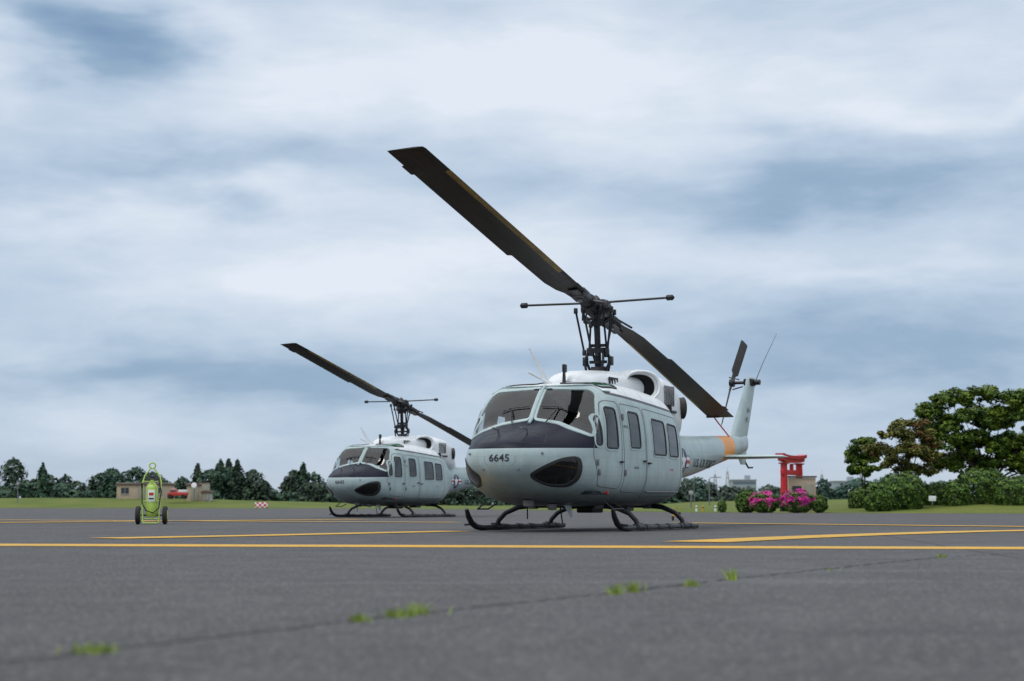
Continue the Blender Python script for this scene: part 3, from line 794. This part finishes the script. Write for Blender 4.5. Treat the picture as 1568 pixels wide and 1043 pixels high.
# ------------------------------------------------------------ grass terrain
def grassfn(t,obj,b):
    n=t.noise(obj,.15,5,.6); f=t.noise(t.mapv(obj,(1,1,3)),7,3,.7)
    c=t.mix(t.rng(n,.35,.65),(.09,.125,.018),(.15,.165,.035))
    return t.mix(t.rng(f,.35,.65,.6,0),c,(.04,.065,.012))
M_gr=mat('grass',fn=grassfn,rough=.9,var=0,bump=.8,bscale=5,spec=.15)
edge=[(-400,230,1.3,0),(-120,205,1.2,0),(-57,190,1.15,0),(-40,185,1.1,0),(-20,178,.5,0),(-5,150,.12,0),(5,110,.1,0),(9,92,.12,0),(16,86,.22,0),(24,80,.8,0),(40,76,1.2,0),(80,74,1.4,0),(250,90,1.5,0)]
ts=[0,.15,2,5,9,14,20,30,45,80,160,600,2500]
gv=[];gf=[]
ex=[]
for i in range(len(edge)-1):
    for k in range(8):
        t=k/8; ex.append([edge[i][j]*(1-t)+edge[i+1][j]*t for j in range(3)])
ex.append(list(edge[-1][:3]))
for (X,Y,H) in ex:
    for t in ts:
        u=min(1,t/22); h=.03*min(1,t/.15)+H*(u*u*(3-2*u))+ (0.05*math.sin(X*.3+t*.2)*u)
        gv.append((X*(1+t/500),Y+t,h if t>0 else -.02))
n=len(ts)
for i in range(len(ex)-1):
    for j in range(n-1): gf.append((i*n+j,(i+1)*n+j,(i+1)*n+j+1,i*n+j+1))
mb=MB(); mb.add(gv,gf,M_gr); mb.obj('grass_verge',fix=False)
TV=[];TF=[]
def tuft(px,py,spread,n,h):
    c=gp(px,py)
    for _ in range(n):
        x=c.x+random.gauss(0,spread)*.6; y=c.y+random.gauss(0,.03)
        hh=h*random.uniform(.3,1.0)*1.15; w=random.uniform(.0015,.0035); lx=random.gauss(0,.5)*hh; ly=random.gauss(0,.4)*hh
        o=len(TV)
        TV.extend([(x-w,y,0),(x+w,y,0),(x+lx*.5+w*.7,y+ly*.5,hh*.6),(x+lx*.5-w*.7,y+ly*.5,hh*.6),(x+lx,y+ly,hh)])
        TF.extend([(o,o+1,o+2,o+3),(o+3,o+2,o+4)])
for (px,py,sp,n,h) in ((150,996,.05,90,.03),(553,949,.03,55,.03),(612,942,.05,85,.035),(640,938,.05,55,.05),(940,908,.025,45,.055),(970,905,.025,55,.06),(1056,896,.035,50,.04),(1118,887,.025,60,.075),(1437,853,.03,35,.04),(1270,872,.04,12,.02)): tuft(px,py,sp,n,h)
M_tuft=mat('grass_blades',(.19,.26,.03),.6,var=.4,vscale=30)
mb=MB(); mb.add(TV,TF,M_tuft); mb.obj('grass_tufts',fix=False)

# ------------------------------------------------------------ fire extinguisher cart
M_lime=mat('lime_paint',(.42,.58,.10),.35,var=.12,vscale=8,coat=.2); M_lab=mat('label',(.75,.78,.7),.5,var=.05)
M_tyre=mat('tyre_rubber',(.018,.018,.018),.85,var=.3)
ec=empty('wheeled_fire_extinguisher',(W(235,0,37.5,0).x,37.5,0),R(6))
mb=MB()
for s in (1,-1):
    mb.lathe((s*.29-.05,.0,.2),(1,0,0),[(0,.11),(.0,.17),(.02,.2),(.08,.2),(.1,.17),(.1,.11)],M_tyre,24)
    mb.lathe((s*.29-.056,0,.2),(1,0,0),[(0,.03),(0,.11),(.112,.11),(.112,.03)],M_lime,20)
    mb.tube([(s*.17,-.16,.04),(s*.185,-.14,.3),(s*.20,-.05,.92),(s*.16,.0,1.06),(s*.055,.0,1.2),(s*.02,0,1.24)],.016,M_lime,8)
    mb.tube([(s*.16,-.16,.04),(s*.13,-.3,.03),(0,-.32,.03)],.014,M_lime,8)
mb.tube([(-.3,0,.2),(.3,0,.2)],.02,M_steel,8)
mb.tube([(0+.065*math.cos(a),0,1.28+.065*math.sin(a)) for a in np.linspace(-1.57,4.71,20)],.016,M_lime,8,caps=False)
for z in (.12,.5,.93): mb.tube([(-.19,-.1,z),(.19,-.1,z)],.014,M_lime,8)
mb.lathe((0,-.02,.16),(0,0,1),[(0,.0),(0,.10),(.05,.125),(.1,.13),(.62,.13),(.69,.11),(.74,.06),(.76,.04),(.84,.04),(.84,0)],M_lime,28)
mb.lathe((0,-.02,1.0),(0,0,1),[(0,.02),(.0,.06),(.05,.06),(.06,.02),(.07,0)],M_steel,14)
mb.box((0,-.152,.62),(.15,.006,.26),M_lab,bev=.002); mb.box((0,-.157,.66),(.10,.004,.06),M_redm); mb.box((0,-.157,.56),(.11,.004,.03),M_txt)
mb.tube([(.05,-.05,1.03),(.16,-.14,.98),(.21,-.17,.7),(.17,-.2,.35),(.05,-.21,.25),(-.1,-.2,.3),(-.19,-.17,.45),(-.2,-.15,.75)],.014,M_blk,8)
mb.tube([(-.2,-.15,.75),(-.2,-.17,.9)],[.014,.025],M_blk,8)
mb.tube([(-.14,-.14,.98),(.14,-.14,.98)],.012,M_steel,6)
mb.obj('cart_and_tank',ec)

# ------------------------------------------------------------ buildings etc
M_tan=mat('tan_stucco',(.42,.33,.24),.85,var=.1,vscale=1.5); M_brn=mat('brown_trim',(.12,.07,.05),.7,var=.1)
M_wn=mat('window_dark',(.03,.04,.05),.15,var=.1); M_dr=mat('painted_door',(.30,.27,.22),.6,var=.1)
M_red=mat('red_lacquer',(.50,.012,.018),.45,var=.12,vscale=2,coat=.1); M_redv=mat('red_vehicle_paint',(.5,.03,.02),.3,var=.05,coat=.5)
M_grm=mat('concrete_panel',(.35,.36,.37),.85,var=.1)
def shed(name,px0,px1,top,D,depth,z0=.6,rz=0,door=True,M=M_tan):
    s=F/D; x0=(px0-CX)/s; x1=(px1-CX)/s; w=x1-x0; H=CH+(HY-top)/s-z0
    e=empty(name,((x0+x1)/2,D+depth/2,z0),rz); mb=MB()
    mb.box((0,0,H/2-.3),(w,depth,H+.3),M,bev=.02); mb.obj('walls',e)
    mb=MB(); mb.box((0,0,H-.05),(w+.3,depth+.3,.2),M_brn,bev=.02); mb.box((0,0,H+.09),(w+.1,depth+.1,.06),M_grm); mb.obj('roof',e)
    mb=MB(); nwin=max(1,int(w/1.8))
    for k in range(nwin):
        xx=-w/2+w*(k+.5)/nwin
        if door and k==nwin//2: mb.box((xx,-depth/2-.02,.95),(.9,.06,2.0),M_dr,bev=.01); mb.box((xx,-depth/2-.04,2.02),(1.1,.12,.08),M_brn)
        else: mb.box((xx,-depth/2-.012,H*.58),(.9,.04,.7),M_wn); mb.box((xx,-depth/2-.03,H*.58-.4),(1.05,.1,.08),M_grm); mb.box((xx,-depth/2-.04,H*.58),(.04,.04,.7),M_grm)
    mb.box((w/2-.25,-depth/2-.04,H/2),(.08,.06,H*.8),M_grm); mb.obj('windows_and_door',e)
    return e
shed('low_utility_building',181,257,741,205,5,z0=.9)
shed('equipment_hut',288,313,742,200,3,z0=.9)
shed('equipment_hut.001',311,323,753,199,2,z0=.9,M=M_grm)
D=92.7; s=F/D; e=empty('gate_kiosk',((1227-CX)/s,D+.35,.1)); mb=MB(); w=41/s; H=CH+(HY-731)/s-.1
mb.box((0,0,H/2-.1),(w,.7,H+.1),M_tan,bev=.02); mb.box((0,0,H+.02),(w+.12,.85,.09),M_brn,bev=.02)
mb.box((-.3,-.36,H*.62),(.5,.03,.4),M_wn); mb.box((.38,-.365,.75),(.45,.04,1.4),M_dr,bev=.01); mb.box((-.3,-.38,H*.62-.23),(.6,.06,.05),M_grm); mb.obj('walls_and_roof',e)
mb=MB(); s_=F/198; mb.lathe(((299-CX)/s_,198,2.6),(0,-1,.2),[(0,.0),(.1,.3),(.12,.32),(.14,.0)],M_wht,16); mb.tube([((299-CX)/s_,198.2,1.0),((299-CX)/s_,198.2,2.6)],.05,M_gun,6); mb.obj('satellite_dish')
def truck(name,px,D,z0,sc=1):
    e=empty(name,((px-CX)/F*D,D,z0),R(180)); e.scale=(sc,sc,sc); mb=MB()
    mb.box((-.35,0,.62),(2.3,1.2,.42),M_redv,bev=.08); mb.box((.15,0,.98),(.85,1.1,.45),M_redv,bev=.1,taper=.82); mb.box((.15,0,1.0),(.75,1.13,.26),M_wn,bev=.05,taper=.88)
    mb.box((-.95,0,.98),(1.0,1.0,.3),M_wht,bev=.05); mb.box((.15,0,1.24),(.2,.8,.07),M_wht,bev=.02)
    for x in (.5,-1.1):
        for y in (.55,-.65): mb.lathe((x,y,.3),(0,1,0),[(0,.0),(0,.28),(.14,.28),(.14,.0)],M_tyre,16)
    mb.box((.85,0,.5),(.08,1.1,.15),M_gun,bev=.02); mb.obj('body_and_wheels',e); return e
truck('red_fire_vehicle',270,196,1.0,.95)
def chk(t,obj,b):
    c=t.new('ShaderNodeTexChecker'); t.l.new(obj,c.inputs[0]); c.inputs['Scale'].default_value=4.4
    c.inputs[1].default_value=(.6,.03,.02,1); c.inputs[2].default_value=(.8,.8,.8,1); return c.outputs[0]
M_chk=mat('red_white_checker',fn=chk,var=0,rough=.5)
s_=F/160; e=empty('checkered_marker_board',((402-CX)/s_,160,0)); mb=MB(); mb.box((0,0,.36),(1.2,.12,.5),M_chk,bev=.01)
mb.tube([(-.5,.1,0),(-.5,.1,.5)],.04,M_gun,6); mb.tube([(.5,.1,0),(.5,.1,.5)],.04,M_gun,6); mb.obj('board',e)
D=93.2; e=empty('torii_gate',((1211-CX)/F*D,D,.0),R(60)); mb=MB()
hw=1.15; H=3.1
for s in (1,-1):
    mb.tube([(s*(hw+.05),0,-.1),(s*hw,0,H-.45)],[.20,.18],M_red,20); mb.tube([(s*(hw+.05),0,-.05),(s*(hw+.05),0,.3)],.24,M_blk,20)
    mb.box((s*hw,0,H-.46),(.46,.46,.08),M_red,bev=.02)
mb.box((0,0,H-.95),(2.9,.2,.28),M_red,bev=.02); mb.box((0,0,H-.64),(.26,.14,.34),M_red,bev=.01)
def beam(z,half,th,dp,m,curve=.10):
    r=[]
    for t in np.linspace(-1,1,13):
        zz=z+curve*t*t*abs(t); x=half*t; r.append([(x,-dp,zz),(x,dp,zz),(x,dp*1.05,zz+th),(x,-dp*1.05,zz+th)])
    mb.loft(r,m)
beam(H-.42,1.6,.2,.17,M_red); beam(H-.215,1.75,.18,.24,M_red)
mb.obj('posts_and_beams',e)
e=empty('yellow_chock_cart',((1035-CX)/F*46,46,0),R(10)); e.scale=(.55,.55,.55); mb=MB()
mb.box((0,0,.24),(.42,.5,.06),M_yel,bev=.01); mb.tube([(-.15,.1,.2),(-.15,.1,.62),(.15,.1,.62),(.15,.1,.2)],.022,M_yel,8)
for q in (-.2,.2): mb.lathe((q-.03,0,.12),(1,0,0),[(0,0),(0,.12),(.06,.12),(.06,0)],M_tyre,16)
mb.box((0,-.05,.34),(.3,.3,.16),M_blk,bev=.03); mb.obj('cart',e)
def post(name,px,D,h,z0=.05,lamp=False):
    e=empty(name,((px-CX)/F*D,D,z0)); mb=MB(); mb.tube([(0,0,0),(0,0,h)],.05,M_gun,8)
    if lamp: mb.tube([(0,0,h),(.1,0,h+.1),(.7,0,h+.15)],.04,M_gun,6); mb.box((.8,0,h+.13),(.5,.2,.1),M_grm,bev=.02)
    else: mb.box((0,-.03,h),(.3,.06,.25),M_grm,bev=.01)
    mb.obj('post',e)
post('sign_post',1057,120,1.2); post('sign_post.001',1300,110,1.2); post('sign_post.002',30,180,2.0,.6); post('street_lamp',1085,150,2.6,lamp=True); post('street_lamp.001',1062,260,4.2,lamp=True)
for i,px in enumerate((1065,1075,1094,1262)):
    e=empty('bollard'+('' if i==0 else '.%03d'%i),((px-CX)/F*95,95,0)); mb=MB(); mb.lathe((0,0,0),(0,0,1),[(0,.0),(0,.06),(.3,.05),(.36,.03),(.37,0)],M_yel if i%2 else M_wht,10); mb.tube([(0,0,.22),(0,0,.27)],.06,M_blk,10); mb.obj('bollard_body',e)
e=empty('info_sign',((1425-CX)/F*86,86,.4)); mb=MB(); mb.box((0,0,.32),(.36,.05,.26),M_wht,bev=.01); mb.tube([(0,.04,0),(0,.04,.4)],.03,M_gun,6); mb.obj('sign_panel',e)
M_far=mat('far_concrete',(.30,.34,.38),.9,var=.08,vscale=.05); M_farw=mat('far_windows',(.12,.16,.2),.5,var=.1,vscale=.1)
def far(name,px0,px1,top,D=900):
    s=F/D; x0=(px0-CX)/s;x1=(px1-CX)/s;H=CH+(HY-top)/s; e=empty(name,((x0+x1)/2,D,0)); mb=MB(); mb.box((0,0,H/2),(x1-x0,14,H),M_far)
    mb.box((0,0,H+.2),(x1-x0+.6,14.6,.5),M_grm)
    k=int(H/3.2)
    for j in range(k): mb.box((0,-7.05,1.9+j*3.2),((x1-x0)*.94,.2,1.2),M_farw)
    mb.box(((x1-x0)*.2,0,H+1.4),((x1-x0)*.2,5,2.4),M_far); mb.obj('block',e)
far('distant_office_block',1118,1154,736); far('distant_office_block.001',1272,1312,738); far('distant_office_block.002',1258,1275,743,1100); far('distant_office_block.003',1070,1090,744,1000)
def pyl(name,px,top,D=800):
    s=F/D; H=CH+(HY-top)/s; e=empty(name,((px-CX)/s,D,0)); mb=MB()
    for a in (-1,1):
        for b in (-1,1): mb.tube([(a*1.6,b*1.6,0),(a*.3,b*.3,H)],.16,M_grm,4)
    for k in range(7):
        z=H*k/7; w=1.6-1.3*k/7; w2=1.6-1.3*(k+1)/7; mb.tube([(-w,-w,z),(w2,-w2,z+H/7)],.1,M_grm,4); mb.tube([(w,-w,z),(-w2,-w2,z+H/7)],.1,M_grm,4)
    mb.tube([(0,0,H),(0,0,H+2)],.08,M_grm,4); mb.obj('lattice',e)
pyl('lattice_tower',1094,727); pyl('lattice_tower.001',1113,722,850); pyl('lattice_tower.002',1257,727)

# ------------------------------------------------------------ sky / world
w=bpy.data.worlds.new('World'); scene.world=w; w.use_nodes=True
t=NT(w.node_tree); bg=t.n['Background']; bg.inputs[1].default_value=.1
SUN_EL=58; SUN_AZ=232
sky=t.new('ShaderNodeTexSky',sky_type='NISHITA'); sky.sun_disc=False; sky.sun_elevation=R(SUN_EL); sky.sun_rotation=R(SUN_AZ)
g=t.new('ShaderNodeTexCoord').outputs['Generated']
sep=t.new('ShaderNodeSeparateXYZ'); t.l.new(g,sep.inputs[0])
nn_=t.new('ShaderNodeTexNoise'); t.l.new(t.mapv(g,(8,8,24)),nn_.inputs['Vector']); nn_.inputs['Scale'].default_value=1; nn_.inputs['Detail'].default_value=4
ns=t.new('ShaderNodeSeparateColor'); t.l.new(nn_.outputs['Color'],ns.inputs[0])
u=t.m('ADD',sep.outputs[0],t.m('MULTIPLY',t.m('SUBTRACT',ns.outputs[0],.5),.16)); v=t.m('ADD',sep.outputs[2],t.m('MULTIPLY',t.m('SUBTRACT',ns.outputs[1],.5),.075))
acc=.66
cmb=t.new('ShaderNodeCombineXYZ'); t.l.new(u,cmb.inputs[0]); t.l.new(v,cmb.inputs[2])
def gau(px,py,a,b,wt,tilt=0):
    global acc
    mp=t.new('ShaderNodeMapping',vector_type='POINT'); t.l.new(cmb.outputs[0],mp.inputs[0])
    mp.inputs['Scale'].default_value=(F/a,1,F/b); mp.inputs['Location'].default_value=(-(px-CX)/a,0,-(HY-py)/b)
    d=t.new('ShaderNodeVectorMath',operation='DOT_PRODUCT'); t.l.new(mp.outputs[0],d.inputs[0]); t.l.new(mp.outputs[0],d.inputs[1])
    e=t.m('POWER',.3679,d.outputs['Value'])
    acc=t.m('MULTIPLY_ADD',e,wt,acc)
gau(700,140,480,110,.40); gau(150,85,150,50,-.75); gau(0,120,90,50,.3); gau(330,50,80,60,.2)
gau(1300,300,420,48,-.38); gau(250,270,330,30,-.24); gau(560,400,420,70,.34); gau(250,330,300,28,.16)
gau(1250,130,300,60,.14); gau(1450,205,240,22,.22); gau(1500,60,200,60,.12)
gau(850,560,700,40,-.20); gau(300,575,350,32,-.22); gau(1400,540,350,90,-.24); gau(1300,430,260,28,.2)
nf=t.noise(t.mapv(g,(14,14,46)),1,6,.6,.3); nb=t.noise(t.mapv(g,(5,5,17),(2,5,1)),1,3,.5)
acc=t.m('ADD',acc,t.m('MULTIPLY',t.m('SUBTRACT',nf,.5),.44)); acc=t.m('ADD',acc,t.m('MULTIPLY',t.m('SUBTRACT',nb,.5),.40))
ramp=t.new('ShaderNodeValToRGB'); t.l.new(acc,ramp.inputs[0]); cr=ramp.color_ramp
cr.elements[0].position=0; cr.elements[0].color=(.20,.32,.50,1); cr.elements[1].position=1; cr.elements[1].color=(.80,.86,.95,1)
e_=cr.elements.new(.35); e_.color=(.32,.45,.61,1); e_=cr.elements.new(.65); e_.color=(.54,.65,.79,1)
zmix=t.rng(sep.outputs[2],.27,.8,0,1,True)
hz=t.rng(sep.outputs[2],.0,.045,.6,0,True)
c=t.mix(hz,ramp.outputs[0],(.46,.54,.63))
c=t.mix(zmix,c,(1.5,1.56,1.62))
sc=t.new('ShaderNodeVectorMath',operation='SCALE'); t.l.new(c,sc.inputs[0]); sc.inputs['Scale'].default_value=10.
fin_=t.mix(.93,sky.outputs[0],sc.outputs[0]); t.l.new(fin_,bg.inputs[0])
w.cycles.sampling_method='MANUAL'; w.cycles.sample_map_resolution=512
sl=bpy.data.lights.new('sun','SUN'); sl.energy=1.1; sl.angle=R(20); sl.color=(1,.97,.94)
so=bpy.data.objects.new('sun',sl); col.objects.link(so)
az=R(SUN_AZ); el=R(SUN_EL); d=Vector((math.sin(az)*math.cos(el),math.cos(az)*math.cos(el),math.sin(el)))
so.rotation_euler=d.to_track_quat('Z','Y').to_euler(); so.location=(0,0,50)
# ------------------------------------------------------------ camera
cd=bpy.data.cameras.new('camera'); co=bpy.data.objects.new('camera',cd); col.objects.link(co); scene.camera=co
cd.sensor_width=36; cd.lens=F/1568*36; cd.clip_end=9000; cd.clip_start=.1
co.location=(0,0,CH); pitch=math.atan((HY-521.5)/F); co.rotation_euler=(R(90)+pitch,0,0)
cd.dof.use_dof=True; cd.dof.focus_distance=29.5; cd.dof.aperture_fstop=2.2
scene.view_settings.view_transform='Standard'; scene.view_settings.look='None'; scene.view_settings.exposure=0
